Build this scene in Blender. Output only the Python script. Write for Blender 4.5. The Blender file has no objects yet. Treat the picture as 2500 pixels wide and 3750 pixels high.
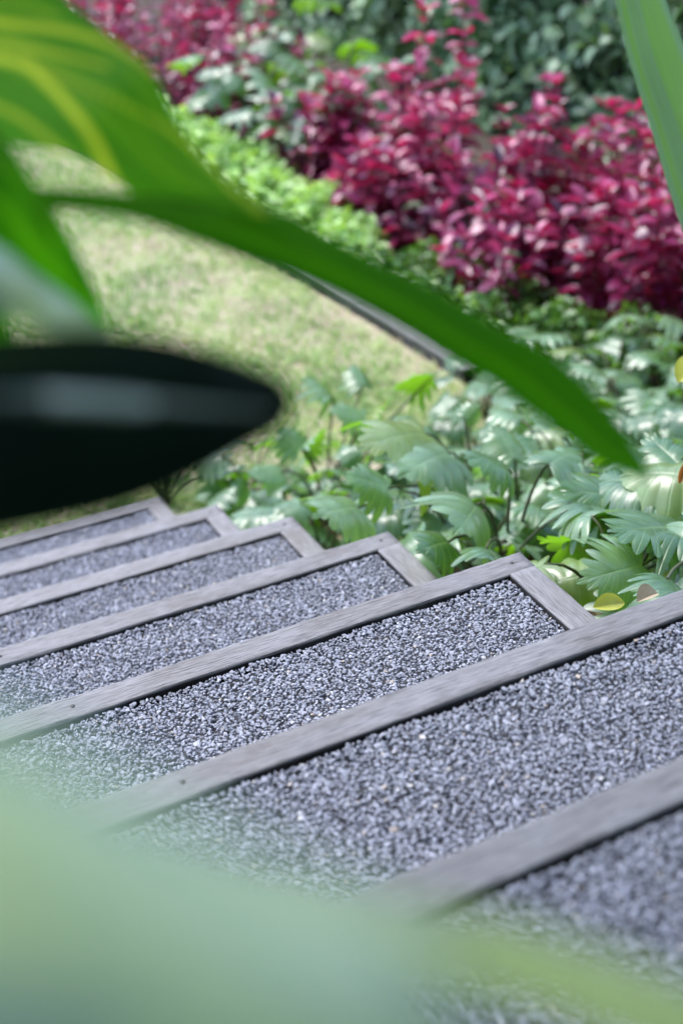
import bpy, bmesh, math, random
import numpy as np
from mathutils import Matrix, Vector
from mathutils import noise as mnoise

random.seed(7); rng = np.random.default_rng(7)
S = bpy.context.scene
R = math.radians

# ------------------------------------------------------------------ camera
CP = np.array([-1.15498, -3.45194, 2.23317])
CR = np.array([0.87589435, -0.48246139, 0.00633267])
CU = np.array([0.25531991, 0.47458245, 0.84236764])
CD = np.array([0.40941524, 0.7362082, -0.53886608])
FPX = 5208.0
cam = bpy.data.cameras.new('camera'); cam_o = bpy.data.objects.new('camera', cam)
S.collection.objects.link(cam_o); S.camera = cam_o
cam.sensor_fit = 'VERTICAL'; cam.sensor_height = 36.0; cam.lens = FPX / 3750 * 36.0
cam.clip_start = 0.01; cam.clip_end = 300
m = Matrix.Identity(4)
for i in range(3):
    m[i][0] = CR[i]; m[i][1] = CU[i]; m[i][2] = -CD[i]; m[i][3] = CP[i]
cam_o.matrix_world = m
cam.dof.use_dof = True; cam.dof.focus_distance = 2.02; cam.dof.aperture_fstop = 2.8
cam.dof.aperture_blades = 0

# ------------------------------------------------------------------ sky, sun, exposure
SUN_EL, SUN_AZ = 58.0, -28.0          # azimuth measured from +Y towards +X
W = bpy.data.worlds.new('World'); S.world = W; W.use_nodes = True
nt = W.node_tree; nt.nodes.clear()
sky = nt.nodes.new('ShaderNodeTexSky'); sky.sky_type = 'NISHITA'; sky.sun_disc = False
sky.sun_elevation = R(SUN_EL); sky.sun_rotation = R(SUN_AZ)
sky.air_density = 1.0; sky.dust_density = 1.2; sky.ozone_density = 1.0
bg = nt.nodes.new('ShaderNodeBackground'); bg.inputs[1].default_value = 0.15
wo = nt.nodes.new('ShaderNodeOutputWorld')
nt.links.new(sky.outputs[0], bg.inputs[0]); nt.links.new(bg.outputs[0], wo.inputs[0])
sun = bpy.data.lights.new('sun', 'SUN'); sun.energy = 1.4; sun.angle = R(30); sun.color = (1, .98, .965)
sun_o = bpy.data.objects.new('sun', sun); S.collection.objects.link(sun_o)
sd = Vector((math.sin(R(SUN_AZ)) * math.cos(R(SUN_EL)), math.cos(R(SUN_AZ)) * math.cos(R(SUN_EL)), math.sin(R(SUN_EL))))
sun_o.rotation_euler = sd.to_track_quat('Z', 'Y').to_euler(); sun_o.location = sd * 20
S.view_settings.view_transform = 'Standard'; S.view_settings.look = 'None'
S.view_settings.exposure = 1.87; S.view_settings.gamma = 1
S.cycles.max_bounces = 8; S.cycles.transparent_max_bounces = 4

# ------------------------------------------------------------------ helpers
def at(px, py, d):
    """a pixel of the 2500 x 3750 photograph at depth d, as a point of the world"""
    return CP + (CD + CR * (px - 1250) / FPX - CU * (py - 1875) / FPX) * d

def put(o, parent=None, **k):
    S.collection.objects.link(o)
    if parent is not None: o.parent = parent
    for a, b in k.items():
        if b is not None: o[a] = b
    return o

def mesh(name, V, F, mats, smooth=True, attrs=None, uv=None, fmat=None):
    """V (n,3) array; F (k,3|4) array or list of such"""
    V = np.asarray(V, dtype=np.float32)
    me = bpy.data.meshes.new(name)
    Fs = F if isinstance(F, list) else [F]
    Fs = [np.asarray(f, dtype=np.int32) for f in Fs if len(f)]
    nl = sum(f.size for f in Fs); nf = sum(len(f) for f in Fs)
    me.vertices.add(len(V)); me.vertices.foreach_set('co', V.ravel())
    me.loops.add(nl); me.loops.foreach_set('vertex_index', np.concatenate([f.ravel() for f in Fs]))
    me.polygons.add(nf)
    tot = np.concatenate([np.full(len(f), f.shape[1], dtype=np.int32) for f in Fs])
    st = np.concatenate([[0], np.cumsum(tot)[:-1]]).astype(np.int32)
    me.polygons.foreach_set('loop_start', st)
    me.polygons.foreach_set('use_smooth', np.full(nf, smooth, dtype=bool))
    if fmat is not None: me.polygons.foreach_set('material_index', np.asarray(fmat, dtype=np.int32))
    for k, v in (attrs or {}).items():
        a = me.attributes.new(k, 'FLOAT', 'POINT'); a.data.foreach_set('value', np.asarray(v, dtype=np.float32))
    if uv is not None:
        l = me.uv_layers.new(name='UVMap')
        li = np.concatenate([f.ravel() for f in Fs])
        l.data.foreach_set('uv', np.asarray(uv, dtype=np.float32)[li].ravel())
    me.update(calc_edges=True)
    for mm in (mats if isinstance(mats, (list, tuple)) else [mats]): me.materials.append(mm)
    return me

def obj(name, me, parent=None, **k):
    return put(bpy.data.objects.new(name, me), parent, **k)

def empty(name, loc, **k):
    o = bpy.data.objects.new(name, None); o.location = loc; o.empty_display_size = .05
    return put(o, None, **k)

def grid(nr, nc):
    i = np.arange(nr - 1)[:, None] * nc + np.arange(nc - 1)[None, :]
    return np.stack([i, i + 1, i + nc + 1, i + nc], -1).reshape(-1, 4)

def unit(a): return a / np.maximum(np.linalg.norm(a, axis=-1, keepdims=True), 1e-9)

def tube(P, rad, n=6):
    """tube along points P with radii; returns V, F"""
    P = np.asarray(P, float); rad = np.broadcast_to(np.asarray(rad, float), (len(P),))
    T = unit(np.gradient(P, axis=0)); up = np.array([0.31, 0.17, 0.93])
    A = unit(np.cross(T, up)); B = np.cross(T, A)
    th = np.linspace(0, 2 * math.pi, n, endpoint=False)
    V = P[:, None, :] + rad[:, None, None] * (np.cos(th)[None, :, None] * A[:, None, :] + np.sin(th)[None, :, None] * B[:, None, :])
    F = []
    for i in range(len(P) - 1):
        for j in range(n):
            F.append((i * n + j, i * n + (j + 1) % n, (i + 1) * n + (j + 1) % n, (i + 1) * n + j))
    return V.reshape(-1, 3), np.array(F)

class Soup:
    def __init__(s): s.V = []; s.F = []; s.A = []; s.U = []; s.n = 0
    def add(s, V, F, a=0., uv=None):
        s.V.append(V); s.F.append(np.asarray(F) + s.n); s.n += len(V)
        s.A.append(np.broadcast_to(np.asarray(a, float), (len(V),)))
        s.U.append(np.zeros((len(V), 2)) if uv is None else uv)
    def mesh(s, name, mats, smooth=True):
        by = {}
        for f in s.F: by.setdefault(f.shape[1], []).append(f)
        return mesh(name, np.concatenate(s.V), [np.concatenate(f) for f in by.values()], mats, smooth,
                    {'rnd': np.concatenate(s.A)}, np.concatenate(s.U))

def catmull(P, n):
    P = np.asarray(P, float); Q = np.vstack([2 * P[0] - P[1], P, 2 * P[-1] - P[-2]])
    t = np.linspace(0, len(P) - 1 - 1e-6, n); i = t.astype(int); u = (t - i)[:, None]
    a, b, c, d = Q[i], Q[i + 1], Q[i + 2], Q[i + 3]
    return .5 * (2 * b + (c - a) * u + (2 * a - 5 * b + 4 * c - d) * u ** 2 + (3 * b - a - 3 * c + d) * u ** 3)

# ------------------------------------------------------------------ materials
def newmat(name):
    M = bpy.data.materials.new(name); M.use_nodes = True
    t = M.node_tree; t.nodes.clear()
    return M, t, t.nodes.new('ShaderNodeOutputMaterial')
def N(t, ty, **k):
    n = t.nodes.new('ShaderNode' + ty)
    for a, b in k.items():
        if a.startswith('i_'): n.inputs[a[2:].replace('_', ' ')].default_value = b
        else: setattr(n, a, b)
    return n
def ramp(t, src, stops, interp='LINEAR'):
    r = N(t, 'ValToRGB'); r.color_ramp.interpolation = interp
    e = r.color_ramp.elements
    while len(e) < len(stops): e.new(.5)
    for k, (p, c) in enumerate(stops): e[k].position = p; e[k].color = (*c, 1)
    t.links.new(src, r.inputs[0]); return r.outputs[0]
def math_(t, op, a, b=None, c=None):
    n = N(t, 'Math', operation=op)
    for i, v in enumerate((a, b, c)):
        if v is None: continue
        if isinstance(v, (int, float)): n.inputs[i].default_value = v
        else: t.links.new(v, n.inputs[i])
    return n.outputs[0]
def mixc(t, f, a, b, mode='MIX'):
    n = N(t, 'Mix', data_type='RGBA', blend_type=mode)
    for i, v in ((0, f), (6, a), (7, b)):
        if isinstance(v, (int, float)): n.inputs[i].default_value = v
        elif isinstance(v, tuple): n.inputs[i].default_value = (*v, 1)
        else: t.links.new(v, n.inputs[i])
    return n.outputs[2]

def leafmat(name, stops, trans=.35, tcol=(1.3, 1.35, .5), rough=.4, spec=.5, under=None, veins=None, bump=.0, nscale=25, coat=0):
    """stops: ramp over the leaf's own random number; veins: (number, slant, colour, strength) drawn from the leaf's UV"""
    M, t, out = newmat(name)
    at_ = N(t, 'Attribute', attribute_name='rnd'); col = ramp(t, at_.outputs['Fac'], stops)
    tc = N(t, 'TexCoord')
    no = N(t, 'TexNoise', i_Scale=nscale, i_Detail=3); t.links.new(tc.outputs['Object'], no.inputs['Vector'])
    dim = math_(t, 'MULTIPLY_ADD', no.outputs[0], .8, .6)
    col = mixc(t, 1.0, col, dim, 'MULTIPLY')
    nrm = None
    if veins:
        cnt, slant, vc, vs = veins
        sp = N(t, 'SeparateXYZ'); t.links.new(tc.outputs['UV'], sp.inputs[0])
        av = math_(t, 'ABSOLUTE', sp.outputs[1])
        ph = math_(t, 'FRACT', math_(t, 'MULTIPLY', math_(t, 'MULTIPLY_ADD', av, -slant, sp.outputs[0]), cnt))
        d = math_(t, 'ABSOLUTE', math_(t, 'SUBTRACT', ph, .5))
        line = math_(t, 'SMOOTH_MIN', math_(t, 'MULTIPLY', d, 15.), 1., .1)
        mid = math_(t, 'MINIMUM', math_(t, 'MULTIPLY', av, 28.), 1.)
        h = math_(t, 'MINIMUM', line, mid)
        inv = math_(t, 'MULTIPLY', math_(t, 'SUBTRACT', 1., h), vs)
        col = mixc(t, inv, col, vc)
        bn = N(t, 'Bump', i_Strength=.5, i_Distance=.002); t.links.new(h, bn.inputs['Height']); nrm = bn.outputs[0]
    elif bump:
        bn = N(t, 'Bump', i_Strength=bump, i_Distance=.002); t.links.new(no.outputs[0], bn.inputs['Height']); nrm = bn.outputs[0]
    if under:
        g = N(t, 'NewGeometry'); col = mixc(t, g.outputs['Backfacing'], col, mixc(t, 1.0, under, dim, 'MULTIPLY'))
    p = N(t, 'BsdfPrincipled', i_Roughness=rough); p.inputs['Specular IOR Level'].default_value = spec
    if coat: p.inputs['Coat Weight'].default_value = coat; p.inputs['Coat Roughness'].default_value = .25
    t.links.new(col, p.inputs['Base Color'])
    tr = N(t, 'BsdfTranslucent'); t.links.new(mixc(t, 1.0, col, tcol, 'MULTIPLY'), tr.inputs[0])
    if nrm: t.links.new(nrm, p.inputs['Normal'])
    mx = N(t, 'MixShader'); mx.inputs[0].default_value = trans
    t.links.new(p.outputs[0], mx.inputs[1]); t.links.new(tr.outputs[0], mx.inputs[2]); t.links.new(mx.outputs[0], out.inputs[0])
    return M

def woodmat():
    M, t, out = newmat('weathered_timber')
    tc = N(t, 'TexCoord'); oi = N(t, 'ObjectInfo')
    off = N(t, 'CombineXYZ'); r10 = math_(t, 'MULTIPLY', oi.outputs['Random'], 37.)
    for i in range(3): t.links.new(r10, off.inputs[i])
    va = N(t, 'VectorMath', operation='ADD'); t.links.new(tc.outputs['Object'], va.inputs[0]); t.links.new(off.outputs[0], va.inputs[1])
    def stretched(sx, sc, det, dist=0.):
        mp = N(t, 'Mapping'); mp.inputs['Scale'].default_value = (sx, 1, 1); t.links.new(va.outputs[0], mp.inputs[0])
        n = N(t, 'TexNoise', i_Scale=sc, i_Detail=det, i_Roughness=.65, i_Distortion=dist); t.links.new(mp.outputs[0], n.inputs['Vector']); return n.outputs[0]
    g1 = stretched(.10, 330, 4, .2); g2 = stretched(.22, 40, 6, .2); g3 = stretched(.6, 7, 5)
    g4 = stretched(.05, 430, 2, .1)
    col = ramp(t, g3, [(.30, (.13, .11, .095)), (.45, (.22, .21, .21)), (.6, (.27, .265, .28)), (.8, (.20, .18, .16))])
    col = mixc(t, .38, col, ramp(t, g2, [(.3, (.15, .12, .105)), (.5, (.26, .235, .24)), (.72, (.34, .32, .345))]))
    col = mixc(t, .38, col, mixc(t, 1.0, col, ramp(t, g1, [(.36, (.30, .27, .25)), (.5, (.95, .95, .97)), (.66, (1.5, 1.47, 1.45))]), 'MULTIPLY'))
    crack = ramp(t, g4, [(.34, (.18, .15, .13)), (.42, (1, 1, 1))]); col = mixc(t, .6, col, crack, 'MULTIPLY')
    # knots
    mp = N(t, 'Mapping'); mp.inputs['Scale'].default_value = (1.1, 4, .5); t.links.new(va.outputs[0], mp.inputs[0])
    vo = N(t, 'TexVoronoi', i_Scale=1.6); t.links.new(mp.outputs[0], vo.inputs['Vector'])
    kn = ramp(t, vo.outputs['Distance'], [(.03, (.42, .36, .32)), (.09, (1, 1, 1))]); col = mixc(t, .8, col, kn, 'MULTIPLY')
    # per board tint
    hs = math_(t, 'MULTIPLY_ADD', oi.outputs['Random'], .16, .64)
    col = mixc(t, 1.0, col, hs, 'MULTIPLY')
    # painted shade: board faces blackened below the gravel line
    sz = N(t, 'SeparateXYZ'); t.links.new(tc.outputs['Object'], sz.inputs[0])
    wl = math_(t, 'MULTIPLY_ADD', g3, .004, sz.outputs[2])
    gap_shade = ramp(t, math_(t, 'MULTIPLY_ADD', wl, 100., .5), [(.22, (.07, .065, .065)), (.40, (1, 1, 1))]); col = mixc(t, 1., col, gap_shade, 'MULTIPLY')
    p = N(t, 'BsdfPrincipled', i_Roughness=.62); t.links.new(col, p.inputs['Base Color'])
    hgt = math_(t, 'ADD', math_(t, 'MULTIPLY', g1, .5), math_(t, 'ADD', math_(t, 'MULTIPLY', g2, .5), g4))
    b = N(t, 'Bump', i_Strength=.8, i_Distance=.002); t.links.new(hgt, b.inputs['Height']); t.links.new(b.outputs[0], p.inputs['Normal'])
    t.links.new(p.outputs[0], out.inputs[0]); return M

def stonemat():
    M, t, out = newmat('blue_grey_chippings')
    a = N(t, 'Attribute', attribute_name='rnd')
    col = ramp(t, a.outputs['Fac'], [(0, (.16, .165, .19)), (.3, (.22, .225, .265)), (.7, (.265, .27, .32)), (.92, (.31, .315, .37)), (.98, (.40, .40, .44)), (.988, (.36, .29, .24)), (1, (.58, .57, .56))])
    tc = N(t, 'TexCoord'); no = N(t, 'TexNoise', i_Scale=420, i_Detail=3); t.links.new(tc.outputs['Object'], no.inputs['Vector'])
    col = mixc(t, .25, col, mixc(t, 1.0, col, ramp(t, no.outputs[0], [(.3, (.4, .4, .4)), (.7, (1.6, 1.6, 1.6))]), 'MULTIPLY'))
    p = N(t, 'BsdfPrincipled', i_Roughness=.6); p.inputs['Specular IOR Level'].default_value = .25; t.links.new(col, p.inputs['Base Color'])
    b = N(t, 'Bump', i_Strength=.4, i_Distance=.001); t.links.new(no.outputs[0], b.inputs['Height']); t.links.new(b.outputs[0], p.inputs['Normal'])
    t.links.new(p.outputs[0], out.inputs[0]); return M

def plainmat(name, stops, scale, rough=.9, bump=.6, dist=.02, det=8):
    M, t, out = newmat(name)
    tc = N(t, 'TexCoord'); no = N(t, 'TexNoise', i_Scale=scale, i_Detail=det, i_Roughness=.65); t.links.new(tc.outputs['Object'], no.inputs['Vector'])
    p = N(t, 'BsdfPrincipled', i_Roughness=rough); t.links.new(ramp(t, no.outputs[0], stops), p.inputs['Base Color'])
    b = N(t, 'Bump', i_Strength=bump, i_Distance=dist); t.links.new(no.outputs[0], b.inputs['Height']); t.links.new(b.outputs[0], p.inputs['Normal'])
    t.links.new(p.outputs[0], out.inputs[0]); return M

IRON = plainmat('rusty_screw', [(.3, (.02, .014, .012)), (.7, (.06, .04, .035))], 300, .6, .2, .001)
WOOD = woodmat(); STONE = stonemat()
SOIL = plainmat('garden_soil', [(.3, (.018, .013, .009)), (.5, (.045, .032, .022)), (.7, (.10, .08, .055))], 14)
BED = plainmat('packed_dust_bed', [(.3, (.07, .07, .08)), (.7, (.13, .13, .14))], 60)
LAWNSOIL = plainmat('dry_lawn_soil', [(.3, (.24, .18, .13)), (.5, (.36, .31, .22)), (.7, (.26, .32, .12))], 5)
STEMG = plainmat('green_brown_stalk', [(.3, (.035, .045, .018)), (.6, (.07, .075, .03)), (.8, (.10, .07, .045))], 30, .45, .2, .003)
STEMR = plainmat('crimson_stem', [(.3, (.10, .012, .03)), (.6, (.22, .02, .06)), (.8, (.28, .05, .09))], 20, .45, .2, .003)
BARK = plainmat('dark_hedge_twig', [(.3, (.03, .02, .015)), (.7, (.09, .07, .05))], 40)
M_XAN = leafmat('lobed_philodendron_leaf', [(0, (.045, .11, .04)), (.5, (.08, .17, .075)), (.9, (.16, .265, .14)), (1, (.24, .28, .05))],
                .36, (1.9, 2.2, .35), .38, .7, under=(.13, .25, .04), veins=(1, 0., (.24, .36, .18), .6), nscale=18, coat=.75)
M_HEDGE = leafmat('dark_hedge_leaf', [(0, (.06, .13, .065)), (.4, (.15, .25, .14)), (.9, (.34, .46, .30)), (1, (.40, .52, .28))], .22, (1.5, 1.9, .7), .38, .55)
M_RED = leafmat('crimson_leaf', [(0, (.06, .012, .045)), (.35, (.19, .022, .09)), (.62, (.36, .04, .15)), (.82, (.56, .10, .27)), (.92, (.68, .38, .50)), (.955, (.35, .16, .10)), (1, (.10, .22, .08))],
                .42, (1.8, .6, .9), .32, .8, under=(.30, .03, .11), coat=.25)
M_LIME = leafmat('lime_leaf', [(0, (.20, .38, .10)), (.5, (.36, .54, .19)), (1, (.55, .68, .38))], .35, (1.4, 1.5, .5), .42, .5)
M_COVER = leafmat('mid_green_leaf', [(0, (.03, .09, .015)), (.6, (.07, .17, .03)), (1, (.16, .28, .05))], .3, (1.6, 1.7, .5), .35, .6)
M_GRASS = leafmat('dry_green_grass', [(0, (.13, .27, .06)), (.4, (.27, .43, .13)), (.72, (.42, .52, .23)), (.9, (.58, .54, .36)), (1, (.64, .53, .42))], .35, (1.2, 1.2, .6), .5, .4)
M_LITTER = leafmat('dry_leaf_litter', [(0, (.12, .07, .04)), (.5, (.28, .20, .11)), (1, (.45, .38, .22))], .15, (1, 1, 1), .7, .3)

# ------------------------------------------------------------------ leaf scattering
def leaf_tpl(nr=6, w=.5, fold=.15, droop=.25, shape=1.0, notch=0.):
    """unit leaf along +Y, normal +Z, 3 columns; returns V, F, uv"""
    u = np.linspace(0, 1, nr)
    prof = np.sin(np.pi * np.clip(u, 0.0, 1) ** shape) ** .75 * w / 2
    prof[0] = .012; prof[-1] = .01 + notch
    V = np.zeros((nr, 3, 3)); V[:, :, 1] = u[:, None]
    V[:, 0, 0] = -prof; V[:, 2, 0] = prof
    V[:, 0, 2] = V[:, 2, 2] = fold * prof * 2
    V[-1, 1, 1] -= notch * 1.2
    V[:, :, 2] -= droop * (u ** 2)[:, None]
    uv = np.stack([np.repeat(u, 3), np.tile([-1, 0, 1], nr) * 1.0], 1)
    return V.reshape(-1, 3), grid(nr, 3), uv

def frames(f, n):
    f = unit(f); n = n - (n * f).sum(-1, keepdims=True) * f; n = unit(n); x = np.cross(f, n)
    return np.stack([x, f, n], -1)

def scatter(name, tpls, pos, fwd, nrm, scl, rnd, mats, parent=None, **k):
    """all the leaves of one crown in one mesh"""
    pos = np.asarray(pos, float); Rm = frames(np.asarray(fwd, float), np.asarray(nrm, float))
    scl = np.asarray(scl, float); rnd = np.asarray(rnd, float); which = rng.integers(0, len(tpls), len(pos))
    Vs, Fs, As, Us, n0 = [], {}, [], [], 0
    for ti, (V, F, uv) in enumerate(tpls):
        s = which == ti
        if not s.any(): continue
        P = np.einsum('nij,vj->nvi', Rm[s], V) * scl[s][:, None, None] + pos[s][:, None, :]
        c = int(s.sum()); nv = len(V)
        Vs.append(P.reshape(-1, 3)); As.append(np.repeat(rnd[s], nv)); Us.append(np.tile(uv, (c, 1)))
        Fs.setdefault(F.shape[1], []).append((F[None] + (np.arange(c) * nv)[:, None, None] + n0).reshape(-1, F.shape[1])); n0 += c * nv
    me = mesh(name, np.concatenate(Vs), [np.concatenate(f) for f in Fs.values()], mats, True, {'rnd': np.concatenate(As)}, np.concatenate(Us))
    return obj(name, me, parent, **k)

def rdir(n, zbias=0.):
    v = rng.normal(size=(n, 3)); v[:, 2] += zbias; return unit(v)

# ------------------------------------------------------------------ the ground
D, H, TW, SW = .40, .19299, .0468, .0493
XL = -1.52
def ground_z(x, y):
    a = -0.4825 * y - .25
    return .03 * np.log1p(np.exp(np.clip(a / .03, -30, 30)))
def terrain():
    ax = np.concatenate([np.linspace(-40, -3, 12), np.linspace(-2.8, 5, 100), np.linspace(5.5, 40, 14)])
    ay = np.concatenate([np.linspace(-30, -5, 12), np.linspace(-4.8, 6, 120), np.linspace(6.5, 60, 16)])
    X, Y = np.meshgrid(ax, ay); Z = ground_z(X, np.maximum(Y, -6.))
    Z = Z + np.where((X > .1) & ((Y < -.45) | (X > 1.45)), .02 * np.sin(X * 7.3 + 1.3 * Y) * np.sin(Y * 5.9), 0)
    V = np.stack([X, Y, Z], -1).reshape(-1, 3)
    return obj('ground', mesh('ground', V, grid(len(ay), len(ax)), SOIL), None, kind='structure')
terrain()

# lawn: soil sheet and grass
def lawn_x(y):                                  # right-hand limit of the lawn, along the timber edging
    return 1.28 - .085 * (y - .1) - .03 * np.maximum(y - 1.6, 0) ** 2
ys = np.linspace(-.30, 9, 60)
Vl = []
for y in ys:
    for s in np.linspace(0, 1, 24):
        x = -5 + (float(lawn_x(y)) + 5) * s; Vl.append((x, y, float(ground_z(x, y)) + .012 + .006 * math.sin(5 * x + 3 * y)))
obj('lawn_soil', mesh('lawn_soil', Vl, grid(60, 24), LAWNSOIL), None, kind='structure')

def grass():
    n = 190000
    y = -.34 + 7.6 * rng.random(n) ** 1.25
    x = rng.random(n) * 3.6 - 2.3
    # keep what lies in front of the lens
    lim = lawn_x(y) - .01
    ok = (x < lim) & (x > -1.4) & ~((x < .02) & (y < -.36))
    # the plant bed eats into the lawn near the steps
    ok &= ~((x > .25) & (y < -.22 + .12 * rng.random(n)))
    x, y = x[ok], y[ok]; n = len(x)
    pn = np.array([mnoise.noise((a * 2.2, b * 2.2, 3.1)) + .5 * mnoise.noise((a * 6, b * 6, 9.)) for a, b in zip(x, y)])
    keep = rng.random(n) < np.clip(1.0 + .9 * pn, .6, 1); x, y, pn = x[keep], y[keep], pn[keep]; n = len(x)
    pos = np.stack([x, y, ground_z(x, y) + .008], 1)
    az = rng.random(n) * 2 * np.pi; tilt = rng.random(n) * 1.1 + .15
    f = np.stack([np.cos(az) * np.sin(tilt), np.sin(az) * np.sin(tilt), np.cos(tilt)], 1)
    nr = np.stack([np.cos(az + np.pi) * np.cos(tilt), np.sin(az + np.pi) * np.cos(tilt), np.sin(tilt)], 1)
    V = np.array([(-.06, 0, 0), (.06, 0, 0), (-.05, .55, -.03), (.05, .55, -.03), (0, 1, -.22)], float)
    F4 = np.array([(0, 1, 3, 2)]); 
    # quads only: the tip is a narrow quad
    V = np.array([(-.06, 0, 0), (.06, 0, 0), (.05, .55, -.03), (-.05, .55, -.03), (.008, 1, -.22), (-.008, 1, -.22)], float)
    F = np.array([(0, 1, 2, 3), (3, 2, 4, 5)])
    uv = np.zeros((6, 2))
    scatter('grass', [(V, F, uv)], pos, f, nr, .022 + .03 * rng.random(n), np.clip(.40 - .55 * pn + .22 * rng.normal(size=n) + .35 * np.clip(1 - (lawn_x(y) - x) / .22, 0, 1), 0, 1), M_GRASS, None, kind='stuff', label='short patchy lawn grass with straw coloured worn spots', category='grass')
grass()

# ------------------------------------------------------------------ timber boards
def board(name, L, w, h, parent, loc, rotz=0., seed=0, wear=1.0, z_top=True, **k):
    """worn plank along local X from 0 to L, local Y 0..w, top at z=0"""
    r = .0032; ns = max(int(L / .012), 10)
    sec = []
    for cx, cz, a0 in ((w - r, -r, 0), (r, -r, 90), (r, -h + r, 180), (w - r, -h + r, 270)):
        for a in (0, 30, 60, 90): sec.append((cx + r * math.cos(R(a0 + a)), cz + r * math.sin(R(a0 + a))))
    # extra verts along the top face
    ins = [(w - r - (w - 2 * r) * i / 6, 0.) for i in range(1, 6)]
    sec = sec[:4] + ins + sec[4:]
    sec = np.array(sec); nc = len(sec)
    V = np.zeros((ns + 1, nc, 3))
    for i in range(ns + 1):
        x = L * i / ns
        for j, (a, b) in enumerate(sec):
            e = mnoise.noise((x * 9, j * .6 + seed * 7.7, seed)) * .0012 + mnoise.noise((x * 45, j * 1.3, seed + 3.3)) * .0006
            e2 = mnoise.noise((x * 3.1, seed * 3.3 + (a > w / 2) * 9, 1.7)) * .0022 * wear
            sgn = 1 if a > w / 2 else -1
            V[i, j] = (x, a + sgn * (e + (-abs(e2) if b > -.02 else 0)), b + e * .8 * (b > -.05))
    F = grid(ns + 1, nc).tolist()
    for i in range(ns): F.append((i * nc + nc - 1, i * nc, (i + 1) * nc, (i + 1) * nc + nc - 1))
    bm = bmesh.new()
    vs = [bm.verts.new(v) for v in V.reshape(-1, 3)]
    for f in F: bm.faces.new([vs[q] for q in f])
    bm.faces.new([vs[q] for q in range(nc)]); bm.faces.new([vs[ns * nc + q] for q in reversed(range(nc))])
    bmesh.ops.recalc_face_normals(bm, faces=bm.faces)
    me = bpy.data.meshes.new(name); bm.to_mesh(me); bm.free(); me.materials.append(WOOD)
    for p_ in me.polygons: p_.use_smooth = len(p_.vertices) == 4
    o = obj(name, me, parent, **k); o.location = loc; o.rotation_euler.z = rotz
    return o

# ------------------------------------------------------------------ gravel
def stone_variants(n=28):
    out = []
    for q in range(n):
        bm = bmesh.new()
        sx, sy, sz = 1, random.uniform(.62, .95), random.uniform(.36, .56)
        for i in range(random.randint(11, 16)):
            v = Vector(rdir(1)[0]) * random.uniform(.82, 1.05)
            bm.verts.new((v.x * sx, v.y * sy, v.z * sz))
        bmesh.ops.convex_hull(bm, input=bm.verts)
        for v in [v for v in bm.verts if not v.link_faces]: bm.verts.remove(v)
        bmesh.ops.triangulate(bm, faces=bm.faces)
        bm.verts.index_update()
        V = np.array([v.co[:] for v in bm.verts]); F = np.array([[v.index for v in f.verts] for f in bm.faces])
        out.append((V, F, np.zeros((len(V), 2)))); bm.free()
    return out
STONES = stone_variants()
def gravel(parent, x0, x1, y0, y1, z, **k):
    P, Sc, = [], []
    for layer, (gap, dz) in enumerate(((.0050, 0.), (.0072, -.0028))):
        gx = np.arange(x0, x1, gap); gy = np.arange(y0, y1, gap)
        X, Y = np.meshgrid(gx, gy); X = X + (rng.random(X.shape) - .5) * gap * 1.1; Y = Y + (rng.random(X.shape) - .5) * gap * 1.1
        Z = z + dz + .0014 * (rng.random(X.shape) - .5) + .0022 * np.sin(X * 31 + 2 * np.sin(Y * 23)) * np.sin(Y * 37)
        X = np.clip(X, x0 + .003, x1 - .003); Y = np.clip(Y, y0 + .003, y1 - .003)
        P.append(np.stack([X, Y, Z], -1).reshape(-1, 3))
        s = rng.lognormal(math.log(.0033), .26, X.size); s[rng.random(s.size) < .012] *= 1.45
        Sc.append(np.clip(s, .0019, .0075))
    P = np.concatenate(P); Sc = np.concatenate(Sc); n = len(P)
    f = rdir(n); f[:, 2] *= .3; nr = rdir(n) * .42 + np.array([0, 0, 1.0])
    P[:, 2] -= .0022
    o = scatter('gravel', STONES, P, f, nr, Sc, rng.random(n), STONE, parent, **k)
    me = o.data; me.polygons.foreach_set('use_smooth', np.zeros(len(me.polygons), dtype=bool)); me.update()
    return o

stairs = empty('garden_stairs', (0, 0, 0), label='flight of grey timber-edged garden steps filled with blue-grey gravel', category='stairs')
for k in range(1, 10):
    y = -k * D; z = k * H
    # bed block under the gravel
    yb = y - D + TW + .002
    V = np.array([(x_, y_, z_) for z_ in (z - H - .10, z - .022) for y_ in (yb, y - .002) for x_ in (XL + SW, -SW)], float)
    F = np.array([(0, 1, 5, 4), (2, 6, 7, 3), (0, 4, 6, 2), (1, 3, 7, 5), (4, 5, 7, 6), (0, 2, 3, 1)])
    st = obj('step', mesh('step', V, F, BED, False), stairs)
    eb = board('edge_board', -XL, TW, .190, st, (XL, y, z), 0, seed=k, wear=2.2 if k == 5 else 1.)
    for sx in (-.028, -.75):
        V, F = tube([(0, 0, -.002), (0, 0, .0006), (0, 0, .0007)], [.0033, .0033, .0001], 10)
        sc_ = obj('screw', mesh('screw', V, F, IRON), eb); sc_.location = (-XL + sx, TW * .52, 0)
    for xx in (0., XL + SW):
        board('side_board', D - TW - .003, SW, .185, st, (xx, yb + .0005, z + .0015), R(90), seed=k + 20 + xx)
    if k < 9:
        gravel(st, XL + SW + .001, -SW - .002, yb, y - .0030, z - .0040, kind='stuff')

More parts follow.
